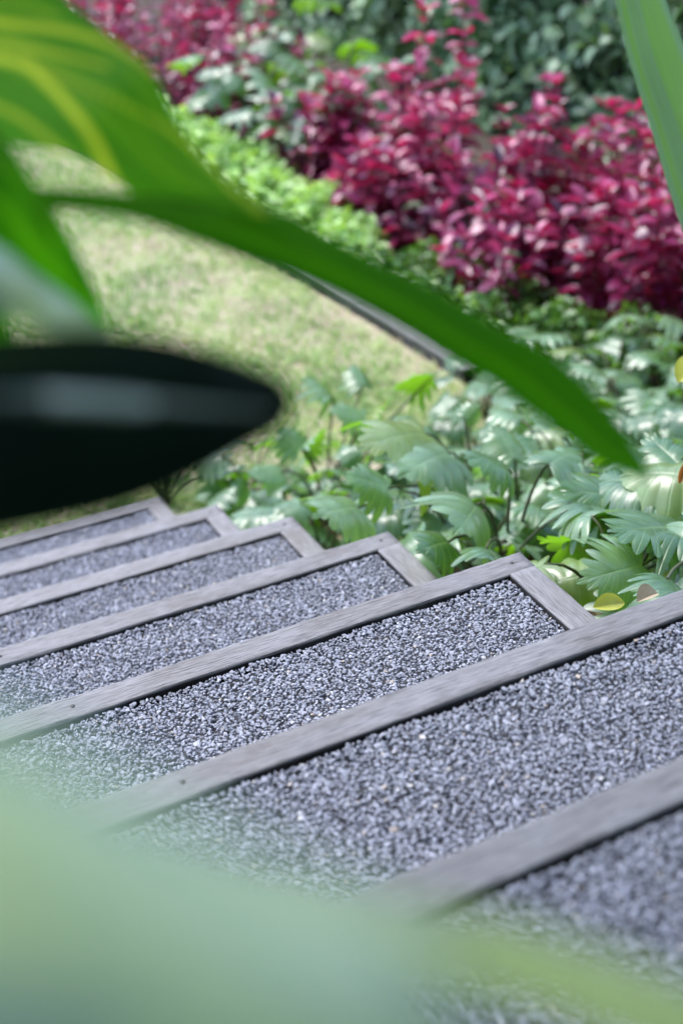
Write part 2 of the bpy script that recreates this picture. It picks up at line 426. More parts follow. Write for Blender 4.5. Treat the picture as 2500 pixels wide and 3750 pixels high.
# ------------------------------------------------------------------ lawn edging
def edging():
    root = empty('lawn_edging', (1.25, .3, 0), label='low grey weathered timber edging between lawn and planted bed', category='edging')
    ys_ = [.10, .75, 1.85, 2.95, 4.05, 5.15]
    for i in range(5):
        a = np.array([float(lawn_x(ys_[i])), ys_[i]]); b = np.array([float(lawn_x(ys_[i + 1])), ys_[i + 1]])
        d = b - a; L = np.linalg.norm(d)
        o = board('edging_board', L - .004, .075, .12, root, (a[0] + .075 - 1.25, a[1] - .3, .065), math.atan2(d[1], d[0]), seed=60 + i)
edging()

# ------------------------------------------------------------------ lobed philodendrons
def lobed_leaf(L, nl, depth, width, droop, seed, cup):
    """blade from origin along +Y; returns V, F, uv. nl lobes a side, depth 0..1 how deep the cuts go"""
    rr = np.random.default_rng(seed)
    nl = nl + .5; n = int(nl * 14); t = np.linspace(0, 1, n); q = t * nl
    lob = np.abs(np.sin(np.pi * q)) ** .8; k = np.minimum(q.astype(int), int(nl))
    jit = 1 + .09 * rr.normal(size=int(nl) + 2)
    env = width * (.62 + .5 * np.sin(np.pi * np.clip(t * 1.25 + .12, 0, 1)) ** 1.2) * (1 - .35 * np.clip((t - .7) / .3, 0, 1)) * jit[k]
    dd = depth * (1 - .45 * t)
    r = env * (1 - dd * (1 - lob)); r[0] *= .3
    th_ = np.radians(128 * (1 - t) ** .85); root = .72 * t ** 1.1
    nr = n; cols = [-1, -.8, -.55, -.28, -.09, 0, .09, .28, .55, .8, 1]
    V = np.zeros((nr, len(cols), 3)); uv = np.zeros((nr, len(cols), 2)); ph = rr.random() * 6
    for c, sgn in enumerate(cols):
        a = abs(sgn); rr_ = r * a
        V[:, c, 1] = root + rr_ * np.cos(th_); V[:, c, 0] = math.copysign(1, sgn) * rr_ * np.sin(th_) if sgn else 0
        x_ = np.abs(V[:, c, 0])
        V[:, c, 2] = cup * x_ - 1.5 * x_ ** 2 + .020 * a * (lob - .5) * 2 * (1 - t) + .02 * a * np.sin(V[:, c, 1] * 9 + ph + (sgn > 0) * 2) + .012 * a * np.sin(V[:, c, 1] * 23 + ph * 2)
        uv[:, c, 0] = q; uv[:, c, 1] = rr_ * (1 if sgn >= 0 else -1) * 1.6
    # droop: bend along Y
    y = V[..., 1].copy(); z = V[..., 2].copy(); th = droop * y
    V[..., 1] = np.where(droop > 1e-3, np.sin(th) / droop, y) + z * np.sin(th)
    V[..., 2] = -(1 - np.cos(th)) / droop + z * np.cos(th)
    # small basal lobes come from the negative sweep of the first lobe
    return V.reshape(-1, 3) * L, grid(nr, len(cols)), uv.reshape(-1, 2)

def make_xan_variant(seed, reach, height, L, nl, depth, width, droop, pitch, roll, cup):
    """a leaf whose stalk starts at the plant's base and leans along +Y; returns blade mesh, stalk mesh"""
    P = catmull([(0, 0, 0), (0, reach * .28, height * .55), (0, reach * .7, height * .92), (0, reach, height)], 9)
    V, F = tube(P, np.linspace(.0042, .0026, 9), 6)
    stalk = mesh('stalk', V, F, STEMG)
    V, F, uv = lobed_leaf(L, nl, depth, width, droop, seed, cup)
    Rm = np.array(Matrix.Rotation(R(pitch), 3, 'X') @ Matrix.Rotation(R(roll), 3, 'Y'))
    V = V @ Rm.T + np.array([0, reach, height])
    rnd = np.random.default_rng(seed).random()
    blade = mesh('leaf', V, F, M_XAN, True, {'rnd': np.full(len(V), rnd)}, uv)
    return blade, stalk
XV = []
for s in range(30):
    rr = random.Random(s * 3 + 5); kind_ = s % 5
    h = rr.uniform(.12, .30)
    nl, dp, wd = ((6, rr.uniform(.52, .66), rr.uniform(.46, .54)) if kind_ < 3 else (5, rr.uniform(.42, .52), rr.uniform(.44, .52)) if kind_ < 4 else (4, rr.uniform(.2, .3), rr.uniform(.36, .44)))
    XV.append(make_xan_variant(s, rr.uniform(.06, .17), h, rr.uniform(.11, .17) * (.9 if kind_ == 4 else 1), nl, dp, wd,
              rr.uniform(.15, .95), rr.uniform(-30, 12), rr.uniform(-28, 28), rr.uniform(.05, .35)))
# yellowing leaves
XY_ = [make_xan_variant(90 + s, .12, .10, .09, 6, .5, .42, 1.2, -20, 10, .2) for s in range(2)]
for b_, _ in XY_: b_.attributes['rnd'].data.foreach_set('value', np.full(len(b_.vertices), 1.0, dtype=np.float32))

def philodendron(x, y, n, label, group='lobed philodendrons massed beside the steps', scale=1., z=None, az0=None, zoff=0., only=None, yellow=0):
    z = float(ground_z(x, y)) if z is None else z
    root = empty('lobed_philodendron', (x, y, z + zoff), label=label, category='plant', group=group)
    a = random.random() * 6.28
    for i in range(n):
        b, st = random.choice(XV if i >= yellow else XY_)
        o = obj('leaf', b, root); a += 2.399 + random.uniform(-.3, .3)
        o.rotation_euler = (random.uniform(-.12, .12), random.uniform(-.12, .12), a if az0 is None else az0 + random.uniform(-1.1, 1.1))
        s = scale * random.uniform(.82, 1.15); o.scale = (s, s, s)
        obj('stalk', st, o)
    return root
MASS = 'glossy green philodendron with lobed leaves in the mass beside the steps'
spots = [  # x, y, leaves, scale, label
    (.10, -.14, 11, 1.0, 'leggy lobed philodendron alone on the lawn side of the lowest step'),
    (.34, -.22, 7, .9, 'short leggy philodendron with upright stalks at the lawn edge behind the lowest step'),
    (.26, -.42, 9, .85, 'low pale philodendron overhanging the second lowest step'),
    (.22, -1.98, 10, .9, 'large glossy philodendron touching the side board of the fifth step'),
    (.42, -2.02, 12, 1.1, 'broad-leaved glossy philodendron nearest the camera at the right edge'),
    (1.55, -.35, 13, 1.2, 'tall pale philodendron standing in front of the crimson shrubs'),
    (.24, -1.55, 9, .8, 'low philodendron with rounded leaves beside the fourth step'),
]
for x, y, n, s, l in spots: philodendron(x, y, n, l, None if 'mass' not in l else 'x', s, yellow=1 if y < -1 else 0)
def hero_plant(x, y, label, leaves, group=None):
    """a philodendron whose most visible leaves are posed one by one: (joint, tip, width, lobes, depth, normal, droop)"""
    z = float(ground_z(x, y)); root = empty('lobed_philodendron', (x, y, z), label=label, category='plant', group=group); b = np.array([x, y, z])
    for i, (J, T, w, nl, dp, nr_, dr, rn) in enumerate(leaves):
        dp = min(dp + .14, .66); nl += 1
        J = at(*J) - b; T = at(*T) - b; L = float(np.linalg.norm(T - J)) * 1.04
        V, F, uv = lobed_leaf(L, nl, dp, w, dr, 300 + i + int(x * 100), .15)
        Rm = frames((T - J)[None], np.array([nr_], float))[0]
        # the droop bends the tip down: pitch the blade up by half of it
        Rm = Rm @ np.array(Matrix.Rotation(dr * .5, 3, 'X'))
        o = obj('leaf', mesh('leaf', V @ Rm.T + J, F, M_XAN, True, {'rnd': np.full(len(V), rn)}, uv), root)
        P = catmull([(0, 0, 0), J * .45 + np.array([0, 0, .07]), J * .85 + np.array([0, 0, .03]) - (T - J) * .05, J], 10)
        V, F = tube(P, np.linspace(.0042, .0025, 10), 6); obj('stalk', mesh('stalk', V, F, STEMG), o)
hero_plant(.52, -1.92, 'broad-leaved philodendron whose deeply fingered leaf lies over the right end of the fifth step', [
    ((2350, 2070, 2.30), (2110, 2135, 2.24), .62, 6, .55, (-.1, -.6, .8), .5, .85),
    ((2520, 1940, 2.40), (2200, 1965, 2.26), .55, 7, .55, (0, -.2, 1), .4, .6),
    ((2200, 2020, 2.46), (1960, 1975, 2.42), .55, 5, .50, (.1, .75, .5), .3, .9),
    ((2440, 2120, 2.2), (2520, 2260, 2.1), .5, 6, .45, (.2, -.6, .8), .5, .5),
    ((2290, 2130, 2.42), (2190, 2180, 2.36), .5, 6, .4, (0, -.4, 1), .7, .3),
    ((2330, 1840, 2.55), (2010, 1800, 2.5), .5, 6, .45, (-.1, -.35, 1), .5, .6)])
hero_plant(.36, -1.45, 'philodendron with a pale rounded leaf hanging behind the fourth and fifth steps', [
    ((1740, 1850, 2.62), (1660, 1960, 2.5), .62, 4, .22, (-.2, -.7, .7), .6, .8),
    ((1860, 1720, 2.75), (1680, 1680, 2.7), .5, 4, .3, (0, -.2, 1), .8, .6),
    ((2010, 1700, 2.75), (2130, 1650, 2.85), .42, 4, .25, (.4, -.1, 1), .5, .7),
    ((1640, 1985, 2.55), (1510, 2030, 2.48), .5, 4, .2, (-.1, -.5, .9), .6, .2),
    ((1780, 2010, 2.5), (1830, 2080, 2.42), .5, 4, .2, (.1, -.6, .9), .5, .3)])
hero_plant(.62, -.95, 'philodendron with broad pale silvery leaves in the middle of the bed', [
    ((1560, 1590, 3.05), (1300, 1650, 2.9), .52, 5, .32, (-.1, -.4, 1), .5, .95),
    ((1640, 1660, 3.0), (1440, 1760, 2.88), .52, 5, .34, (-.1, -.4, 1), .5, .9),
    ((1880, 1680, 3.05), (1800, 1540, 3.1), .5, 6, .3, (0, -.6, .8), .3, .8),
    ((1700, 1530, 3.2), (1760, 1470, 3.2), .5, 5, .3, (.2, -.5, .8), .3, .85),
    ((1420, 1790, 2.85), (1240, 1740, 2.8), .5, 5, .34, (-.1, -.5, .9), .6, .7),
    ((1310, 1860, 2.8), (1130, 1900, 2.7), .5, 5, .3, (-.1, -.4, .9), .5, .9)])
hero_plant(.45, -.48, 'leggy philodendron with long bare stalks and bright green leaf undersides at the lawn corner', [
    ((1215, 1450, 3.90), (1115, 1360, 3.95), .62, 6, .5, (0, .9, .5), .3, .9),
    ((1330, 1410, 3.90), (1290, 1335, 3.95), .62, 6, .5, (.1, -.7, .7), .4, .7),
    ((1335, 1530, 3.80), (1190, 1500, 3.75), .52, 5, .45, (0, -.5, 1), .4, .9),
    ((1345, 1545, 3.82), (1430, 1465, 3.85), .5, 5, .4, (0, .9, .5), .3, 1.),
    ((1095, 1640, 3.80), (1010, 1560, 3.80), .6, 5, .4, (-.1, -.7, .7), .3, .6),
    ((1110, 1640, 3.80), (1200, 1570, 3.80), .55, 5, .4, (0, .9, .5), .3, .9),
    ((1030, 1730, 3.72), (900, 1745, 3.65), .55, 5, .4, (-.1, -.4, 1), .5, .9),
    ((905, 1780, 3.70), (850, 1870, 3.65), .4, 5, .4, (.3, -.8, .3), .8, .1),
    ((1100, 1850, 3.62), (1230, 1800, 3.65), .5, 5, .4, (0, .8, .5), .3, .7),
    ((1580, 1385, 3.95), (1430, 1425, 3.90), .5, 6, .45, (0, .9, .4), .3, .9),
    ((1250, 1690, 3.70), (1340, 1640, 3.70), .5, 5, .4, (0, -.6, .8), .3, .5)])
grid_pts = []
for gy in np.arange(-1.9, .2, .21):
    for gx in np.arange(.12, 1.75, .21):
        x = gx + random.uniform(-.08, .08); y = gy + random.uniform(-.08, .08)
        if x < .2 + (.22 if y > -.35 else 0): continue
        if y > -.38 and x < 1.32: continue
        if y > -.5 and x < .55: continue
        if x > 1.45 + .3 * (y < -.6) : continue
        if y > -.18: continue
        if any((x - a[0]) ** 2 + (y - a[1]) ** 2 < .026 for a in spots): continue
        if y < -1.4 and x > .9: continue
        grid_pts.append((x, y))
for x, y in grid_pts: philodendron(x, y, random.randint(7, 10), MASS, scale=.86, yellow=1 if random.random() < .35 else 0)
for x, y, l in ((1.74, -.22, 'philodendron at the foot of the dark crimson shrubs'), (1.22, -.14, 'philodendron covering the near end of the timber lawn edging'), (2.05, 2.35, 'grey-green philodendron directly behind the left end of the nearer red group'), (2.15, 3.1, 'grey-green philodendron between the two red groups at the top'), (1.68, 2.05, 'grey-green philodendron between the lime border and the crimson shrubs'), (1.72, 2.6, 'grey-green philodendron farthest back among the crimson shrubs')):
    philodendron(x, y, 16 if y > 0 else 7, l, None, 1.35 if y > 0 else .9, zoff=.1 if y > 0 else 0)

# ------------------------------------------------------------------ crimson shrubs
RT = [leaf_tpl(6, .55, .30, .25, .95, .05), leaf_tpl(6, .62, .12, .45, 1.05, 0), leaf_tpl(6, .5, .45, .1, .9, .08)]
def red_shrub(x, y, h, spread, nst, label, group='crimson-leaved shrubs', lsize=.088, shoots=()):
    z0 = float(ground_z(x, y)); root = empty('crimson_shrub', (x, y, z0), label=label, category='shrub', group=group)
    so = Soup(); P, Fw, Nn, Sc, Rn = [], [], [], [], []
    def shoot(tip, base, hh):
        c = catmull([base, (base[0] * .6 + tip[0] * .4 + random.uniform(-.03, .03), base[1] * .6 + tip[1] * .4, hh * .5), tip], 12)
        V, F = tube(c, np.linspace(.006, .0025, 12), 5); so.add(V, F)
        L = np.linalg.norm(np.diff(c, axis=0), axis=1).sum(); nn = int(L / .062)
        T = unit(np.gradient(c, axis=0)); ph = random.random() * 6
        for q in range(nn):
            t = .12 + .88 * (q + .5) / nn; i = t * 11; i0 = min(int(i), 10); p = c[i0] + (c[i0 + 1] - c[i0]) * (i - i0); T0 = T[i0]
            A = unit(np.cross(T0, (.3, .9, .1))); B = np.cross(T0, A); ph += 1.57 + random.uniform(-.3, .3)
            tipn = q > nn - 3
            for e in range(4 if tipn else 3):
                az = ph + e * 2 * np.pi / (4 if tipn else 2.6) + random.uniform(-.35, .35)
                out = np.cos(az) * A + np.sin(az) * B
                up = .9 if tipn else random.uniform(-.1, .5)
                fw = unit(out + T0 * up + rng.normal(size=3) * .15)
                P.append(p + out * .003 + rng.normal(size=3) * .004); Fw.append(fw); Nn.append(T0 * 1.0 + np.array([0, 0, .4]) - out * up * .5 + rng.normal(size=3) * .25)
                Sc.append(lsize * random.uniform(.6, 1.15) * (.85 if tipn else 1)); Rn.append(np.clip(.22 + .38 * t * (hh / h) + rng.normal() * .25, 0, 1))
    for i in range(int(nst * .58)):
        a = random.random() * 6.283; r = spread * math.sqrt(random.random())
        hh = h * (1 - .15 * (r / spread) ** 2) * random.uniform(.5, 1.08)
        shoot(np.array([r * math.cos(a), r * math.sin(a), hh]), np.array([r * .7 * math.cos(a), r * .7 * math.sin(a), 0.]), hh)
    for (dx, dy, hh) in shoots: shoot(np.array([dx, dy, hh]), np.array([dx * .5, dy * .5, h * .4]), hh * 1.4)
    obj('stem', so.mesh('stem', STEMR), root)
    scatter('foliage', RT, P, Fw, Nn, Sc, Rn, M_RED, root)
reds = [
    (1.66, 1.42, .42, .16, 26, 'low thin crimson shrub mixed into the mid-green mounds at the end of the lime border'),
    (1.75, .55, .50, .26, 26, 'low crimson shrub at the front of the red border beside the ground cover'),
    (2.06, .10, .60, .30, 34, 'dense crimson shrub behind the tall pale philodendron'),
    (2.30, -.22, .60, .30, 34, 'dark crimson shrub at the right edge of the photo'),
    (2.05, .78, .66, .30, 36, 'bushy crimson shrub in the middle of the red border'),
    (2.45, .45, .78, .30, 34, 'tall crimson shrub at the back right against the hedge'),
    (2.50, -.05, .70, .3, 28, 'crimson shrub at the far right behind the dark one'),
    (1.85, 1.15, .60, .28, 32, 'crimson shrub rising behind the end of the lime border'),
    (2.30, 1.05, .66, .28, 28, 'tall crimson shrub with one long bare shoot rising above the rest'),
    (2.05, 1.60, .70, .28, 28, 'tall pink-tipped crimson shrub in front of the hedge'),
    (1.74, 1.92, .56, .22, 40, 'small crimson shrub with pale pink leaves at the left end of the nearer red group'),
]
for i, (x, y, h, sp, n, l) in enumerate(reds):
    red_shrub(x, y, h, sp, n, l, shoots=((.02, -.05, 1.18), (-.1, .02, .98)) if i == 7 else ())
for i, (x, y, h, l) in enumerate([(1.85, 3.0, .60, 'crimson shrub nearest the lime border in the distant red group'), (1.65, 3.5, .62, 'distant crimson shrub right behind the lime border'),
                 (1.45, 3.95, .62, 'distant crimson shrub behind the last lime mound'), (2.0, 3.8, .75, 'distant crimson shrub rising behind two others near the top edge'), (1.7, 4.5, .75, 'crimson shrub at the far end of the border near the top edge'), (1.2, 4.5, .7, 'farthest left crimson shrub above the striped leaf'), (1.3, 5.1, .8, 'hindmost crimson shrub cut by the top edge of the photo')]):
    red_shrub(x, y, h, .34, 32, l, 'distant crimson-leaved shrubs', .07)

# ------------------------------------------------------------------ mounds of small leaves
def mound(name, x, y, rx, ry, h, nleaf, size, mat, label, cat, group, wobble=.25, upright=.5):
    z0 = float(ground_z(x, y)); root = empty(name, (x, y, z0), label=label, category=cat, group=group)
    n = nleaf; az = rng.random(n) * 2 * np.pi; el = np.arcsin(rng.random(n)); rad = 1 - .5 * rng.random(n) ** 2.2
    lump = np.array([1 + wobble * mnoise.noise((math.cos(a) * 2.3 + x * 3, math.sin(a) * 2.3 + y * 3, e * 2)) for a, e in zip(az, el)])
    rad = rad * lump
    dirs = np.stack([np.cos(az) * np.cos(el), np.sin(az) * np.cos(el), np.sin(el)], 1)
    P = dirs * np.array([rx, ry, h]) * rad[:, None]
    nr = unit(dirs * .8 + np.array([0, 0, upright]) + rng.normal(size=(n, 3)) * .35)
    fw = unit(rng.normal(size=(n, 3)) + dirs * .6 + np.array([0, 0, -.1]))
    scatter('foliage', [leaf_tpl(5, .85, .2, .25, 1., 0), leaf_tpl(5, .7, .35, .4, .9, 0)], P, fw, nr, size * (.6 + .7 * rng.random(n)), np.clip(rng.random(n) * .75 + .2 * lump - .05, 0, 1), mat, root)
    so = Soup()
    for i in range(14):
        a = random.random() * 6.28; e = random.uniform(.5, 1.5)
        tip = np.array([math.cos(a) * math.cos(e) * rx, math.sin(a) * math.cos(e) * ry, math.sin(e) * h]) * .85
        V, F = tube(catmull([(0, 0, 0), tip * .5 + (0, 0, .02), tip], 6), np.linspace(.004, .002, 6), 5); so.add(V, F)
    obj('stem', so.mesh('stem', STEMG), root)
limes = [(1.47, 1.22, .13, .2, .18), (1.50, 1.50, .16, .2, .22), (1.44, 1.75, .14, .2, .2), (1.46, 1.98, .15, .2, .22), (1.40, 2.20, .15, .2, .22), (1.38, 2.42, .15, .2, .24), (1.34, 2.64, .15, .2, .24), (1.30, 2.86, .15, .2, .24),
         (1.25, 3.08, .15, .2, .24), (1.18, 3.3, .15, .2, .24)]
for i, (x, y, rx, ry, h) in enumerate(limes):
    mound('lime_border_plant', x, y, rx, ry, h, 800, .045, M_LIME, 'rounded mound of bright lime leaves in the border along the lawn edging', 'plant', 'lime green border plants')
covers = [(1.50, .02, .14, .16, .14), (1.50, .28, .15, .18, .18), (1.46, .55, .13, .18, .16), (1.60, .75, .18, .2, .2), (1.44, .90, .13, .16, .15), (1.70, .12, .16, .18, .2), (1.86, -.08, .18, .18, .2), (1.72, .42, .15, .16, .2)]
for i, (x, y, rx, ry, h) in enumerate(covers):
    mound('ground_cover_plant', x, y, rx, ry, h, 620, .036, M_COVER, 'low mid-green small-leaved mound between the lawn edging and the crimson shrubs', 'plant', 'low mid-green mounds in front of the crimson shrubs')

# ------------------------------------------------------------------ hedge
def hedge():
    root = empty('hedge', (3.0, 4, 0), label='tall dark green hedge of small rounded leaves closing the garden behind', category='hedge')
    n = 36000
    y = rng.random(n) * 9.5 - 4.5 ; z = rng.random(n) * 2.3
    depth = rng.random(n) ** 1.6 * .38
    lump = np.array([mnoise.noise((b * 1.6, c * 1.9, 4.4)) * .30 + mnoise.noise((b * 4.5, c * 4.5, 1.4)) * .14 for b, c in zip(y, z)])
    gap = np.array([mnoise.noise((b * 5.5, c * 5.5, 14.4)) for b, c in zip(y, z)])
    x = depth - lump - .02; keep = (gap < .16) | (rng.random(n) < .15); 
    P = np.stack([x, y, z], 1)[keep]; n = len(P)
    nr = unit(np.array([-.75, -.2, 1.0]) + rng.normal(size=(n, 3)) * .42); fw = unit(rng.normal(size=(n, 3)) + np.array([-.5, 0, -.3]))
    scatter('foliage', [leaf_tpl(5, .72, .2, .2, .95, 0), leaf_tpl(5, .62, .3, .35, 1.05, 0)], P, fw, nr, .054 + .045 * rng.random(n), np.clip(rng.random(n) * .9 + .12 * rng.normal(size=n), 0, 1), M_HEDGE, root)
    so = Soup()
    for i in range(150):
        yy = random.uniform(-4.6, 5.1); zt = random.uniform(.8, 2.2)
        V, F = tube(catmull([(.35, yy, 0), (.3 + random.uniform(-.1, .1), yy + random.uniform(-.15, .15), zt * .5), (.1, yy + random.uniform(-.4, .4), zt)], 8), np.linspace(.014, .003, 8), 5); so.add(V, F)
    obj('branch', so.mesh('branch', BARK), root)
    # leafy core that closes the hedge
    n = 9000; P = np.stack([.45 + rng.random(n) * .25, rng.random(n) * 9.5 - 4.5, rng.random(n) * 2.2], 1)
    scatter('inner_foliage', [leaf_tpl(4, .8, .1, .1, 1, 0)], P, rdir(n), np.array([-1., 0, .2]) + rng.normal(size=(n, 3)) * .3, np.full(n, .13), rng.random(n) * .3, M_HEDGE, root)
hedge()

# ------------------------------------------------------------------ leaf litter
def litter():
    n = 1500; x = .06 + rng.random(n) * 1.5; y = -2.4 + rng.random(n) * 2.05
    P = np.stack([x, y, ground_z(x, y) + .02 + .01 * rng.random(n)], 1)
    scatter('leaf_litter', [leaf_tpl(5, .6, .5, .6, 1, 0), leaf_tpl(5, .4, .8, -.5, 1, 0)], P, rdir(n) * np.array([1, 1, .3]), np.array([0, 0, 1.]) + rng.normal(size=(n, 3)) * .4, .03 + .05 * rng.random(n), rng.random(n), M_LITTER, None,
            kind='stuff', label='dry brown leaf litter on the soil under the philodendrons', category='leaf litter')
litter()
def fallen(px, py, d, L, w, col, label, fw, nr, fold=.5):
    V, F, uv = leaf_tpl(14, w, fold, .35, .9, 0)
    Rm = frames(np.array([fw], float), np.array([nr], float))[0]
    me = mesh('fallen_leaf', (V * L) @ Rm.T, F, col, True, {'rnd': np.full(len(V), .8)}, uv)
    o = obj('fallen_leaf', me, None, label=label, category='leaf'); o.location = at(px, py, d)
M_TAN = leafmat('dried_tan_leaf', [(0, (.35, .25, .15)), (1, (.50, .40, .27))], .2, (1, 1, 1), .6, .3, veins=(7, .5, (.3, .2, .12), .5))
M_YEL = leafmat('yellowing_leaf', [(0, (.35, .38, .05)), (1, (.50, .50, .08))], .3, (1.3, 1.3, .5), .35, .5, veins=(7, .5, (.5, .5, .2), .5))
M_ORG = leafmat('rusty_leaf', [(0, (.35, .13, .03)), (1, (.45, .18, .04))], .3, (1.3, 1., .5), .45, .5)
fallen(2330, 2205, 2.06, .045, .6, M_TAN, 'curled dry tan leaf lying beside the sixth board at the right', (1, .1, .2), (-.1, -.3, 1), .6)
fallen(2170, 2225, 2.04, .055, .5, M_YEL, 'yellow-green fallen leaf beside the corner where the boards meet', (1, -.2, .1), (-.2, -.6, 1), .4)
fallen(2485, 1770, 2.3, .045, .3, M_ORG, 'narrow rust-orange leaf standing among philodendrons at the right edge', (.4, .1, 1), (-.6, -.6, .4), .8)
fallen(2480, 1400, 2.6, .07, .6, M_YEL, 'cream-yellow leaf at the right edge below the crimson shrubs', (.8, .2, .8), (-.6, -.6, .8), .3)

# ------------------------------------------------------------------ foreground ginger
def stripemat(name, green, yellow, trans, rough, amount, cs=(4.2, .55), seed=0., mid=None, spec=.5, tmul=(1.25, 1.5, .35), painted=False):
    M, t, out = newmat(name)
    tc = N(t, 'TexCoord'); mp = N(t, 'Mapping'); mp.inputs['Scale'].default_value = (cs[1], cs[0], 1); mp.inputs['Location'].default_value = (seed, seed * 1.7, 0)
    mp.inputs['Rotation'].default_value = (0, 0, 0)
    t.links.new(tc.outputs['UV'], mp.inputs[0])
    no = N(t, 'TexNoise', i_Scale=1., i_Detail=2.5, i_Roughness=.5, i_Distortion=.15); t.links.new(mp.outputs[0], no.inputs['Vector'])
    s = ramp(t, no.outputs[0], [(.60 - amount * .2, (0, 0, 0)), (.66 - amount * .2, (1, 1, 1))])
    av = N(t, 'Attribute', attribute_name='rnd')
    col = mixc(t, math_(t, 'MAXIMUM', math_(t, 'MULTIPLY', s, .08 if painted else 1.), av.outputs['Fac']), green, yellow)
    if mid:
        sp = N(t, 'SeparateXYZ'); t.links.new(tc.outputs['UV'], sp.inputs[0])
        l = math_(t, 'SUBTRACT', 1., math_(t, 'MINIMUM', math_(t, 'MULTIPLY', math_(t, 'ABSOLUTE', math_(t, 'SUBTRACT', sp.outputs[1], .5)), 22.), 1.))
        col = mixc(t, l, col, mid)
    col = mixc(t, 1.0, col, math_(t, 'MULTIPLY_ADD', no.outputs[0], .9, .55), 'MULTIPLY')
    fine = N(t, 'TexNoise', i_Scale=1., i_Detail=3); mp2 = N(t, 'Mapping'); mp2.inputs['Scale'].default_value = (3, 90, 1); t.links.new(tc.outputs['UV'], mp2.inputs[0]); t.links.new(mp2.outputs[0], fine.inputs['Vector'])
    col = mixc(t, 1.0, col, math_(t, 'MULTIPLY_ADD', fine.outputs[0], .5, .75), 'MULTIPLY')
    p = N(t, 'BsdfPrincipled', i_Roughness=rough); p.inputs['Specular IOR Level'].default_value = spec
    t.links.new(col, p.inputs['Base Color'])
    b = N(t, 'Bump', i_Strength=.25, i_Distance=.001); t.links.new(fine.outputs[0], b.inputs['Height']); t.links.new(b.outputs[0], p.inputs['Normal'])
    tr = N(t, 'BsdfTranslucent'); t.links.new(mixc(t, 1.0, col, tmul, 'MULTIPLY'), tr.inputs[0])
    mx = N(t, 'MixShader'); mx.inputs[0].default_value = trans
    t.links.new(p.outputs[0], mx.inputs[1]); t.links.new(tr.outputs[0], mx.inputs[2]); t.links.new(mx.outputs[0], out.inputs[0])
    return M

def ribbon(name, e1, e2, mat, parent, bulge=.15, fold=0., nr=48, nc=15, stripes=None, **k):
    """leaf blade between two edges, each a list of (px, py, depth); bulge and fold lift the middle along the blade's normal"""
    A = catmull([at(*q) for q in e1], nr); B = catmull([at(*q) for q in e2], nr)
    s = np.linspace(0, 1, nc); V = A[:, None] * (1 - s)[None, :, None] + B[:, None] * s[None, :, None]
    w = np.linalg.norm(B - A, axis=1); T = unit(np.gradient((A + B) / 2, axis=0)); Nn = unit(np.cross(T, unit(B - A + 1e-6)))
    Nn = np.where((Nn @ CD)[:, None] > 0, -Nn, Nn)
    prof = np.sin(np.pi * s) * bulge + (1 - np.abs(2 * s - 1)) * fold
    V = V + Nn[:, None, :] * (w[:, None] * prof[None, :])[..., None]
    u = np.linspace(0, 1, nr)
    uv = np.stack([np.repeat(u, nc), np.tile(s, nr)], 1)
    val = np.zeros((nr, nc))
    if stripes:
        PA = catmull([q[:2] for q in e1], nr); PB = catmull([q[:2] for q in e2], nr)
        Q = PA[:, None] * (1 - s)[None, :, None] + PB[:, None] * s[None, :, None]
        for pl, w0, w1, amp in stripes:
            c = catmull(pl, 60); wd = np.linspace(w0, w1, 60)
            d = np.linalg.norm(Q[:, :, None] - c[None, None], axis=-1) / wd
            d = d.min(-1); val = np.maximum(val, amp * np.clip(1.25 - d, 0, .5) * 2)
    o = obj(name, mesh(name, V.reshape(-1, 3), grid(nr, nc), mat, True, {'rnd': val.ravel()}, uv), parent, **k)
    return o

G_STR = stripemat('striped_ginger_leaf', (.06, .22, .01), (.46, .54, .05), .72, .6, .3, (5.5, .5), 2.3, painted=True, spec=.08)
G_GRN = stripemat('plain_ginger_leaf', (.024, .115, .004), (.05, .17, .006), .68, .7, .3, (3, .5), 5.1, spec=.06)
G_DRK = stripemat('shaded_ginger_leaf', (.004, .010, .006), (.012, .026, .008), .02, .5, .25, (4, .4), 7.7, spec=.02)
G_MID = stripemat('painted_sheen_midrib', (.018, .04, .018), (.42, .48, .46), .05, .3, .5, (1, 2.5), 4.4, spec=.5, painted=True)  # pale second colour is the rib's highlight, painted on
G_LIM = stripemat('lime_ginger_blade', (.42, .50, .30), (.55, .61, .32), .25, .5, .6, (2, .5), 6.4, spec=.4)
G_SIL = stripemat('silvery_ginger_leaf', (.16, .26, .18), (.26, .36, .2), .15, .3, .4, (2, .5), 6.4, spec=1.)
G_PAL = stripemat('pale_ginger_leaf', (.20, .29, .28), (.40, .50, .25), .08, .33, .5, (3.0, .7), 1.1, spec=1.0, tmul=(1., 1.2, .8))

gin = empty('variegated_ginger', (-1.68, -2.75, float(ground_z(-1.68, -2.75))), label='variegated ginger plant with yellow-striped leaves leaning in close from the left', category='plant')
go = np.array(gin.location[:])
def ginger_stem(P, r=.006):
    V, F = tube(catmull(P, 24), np.linspace(r, r * .5, 24), 8); V = V - go
    return obj('stem', mesh('stem', V, F, STEMG), gin)
def gleaf(*a, **k):
    par = k.pop('par', gin); o = ribbon(*a, parent=par, **k); o.data.transform(Matrix.Translation(-Vector(go))); return o
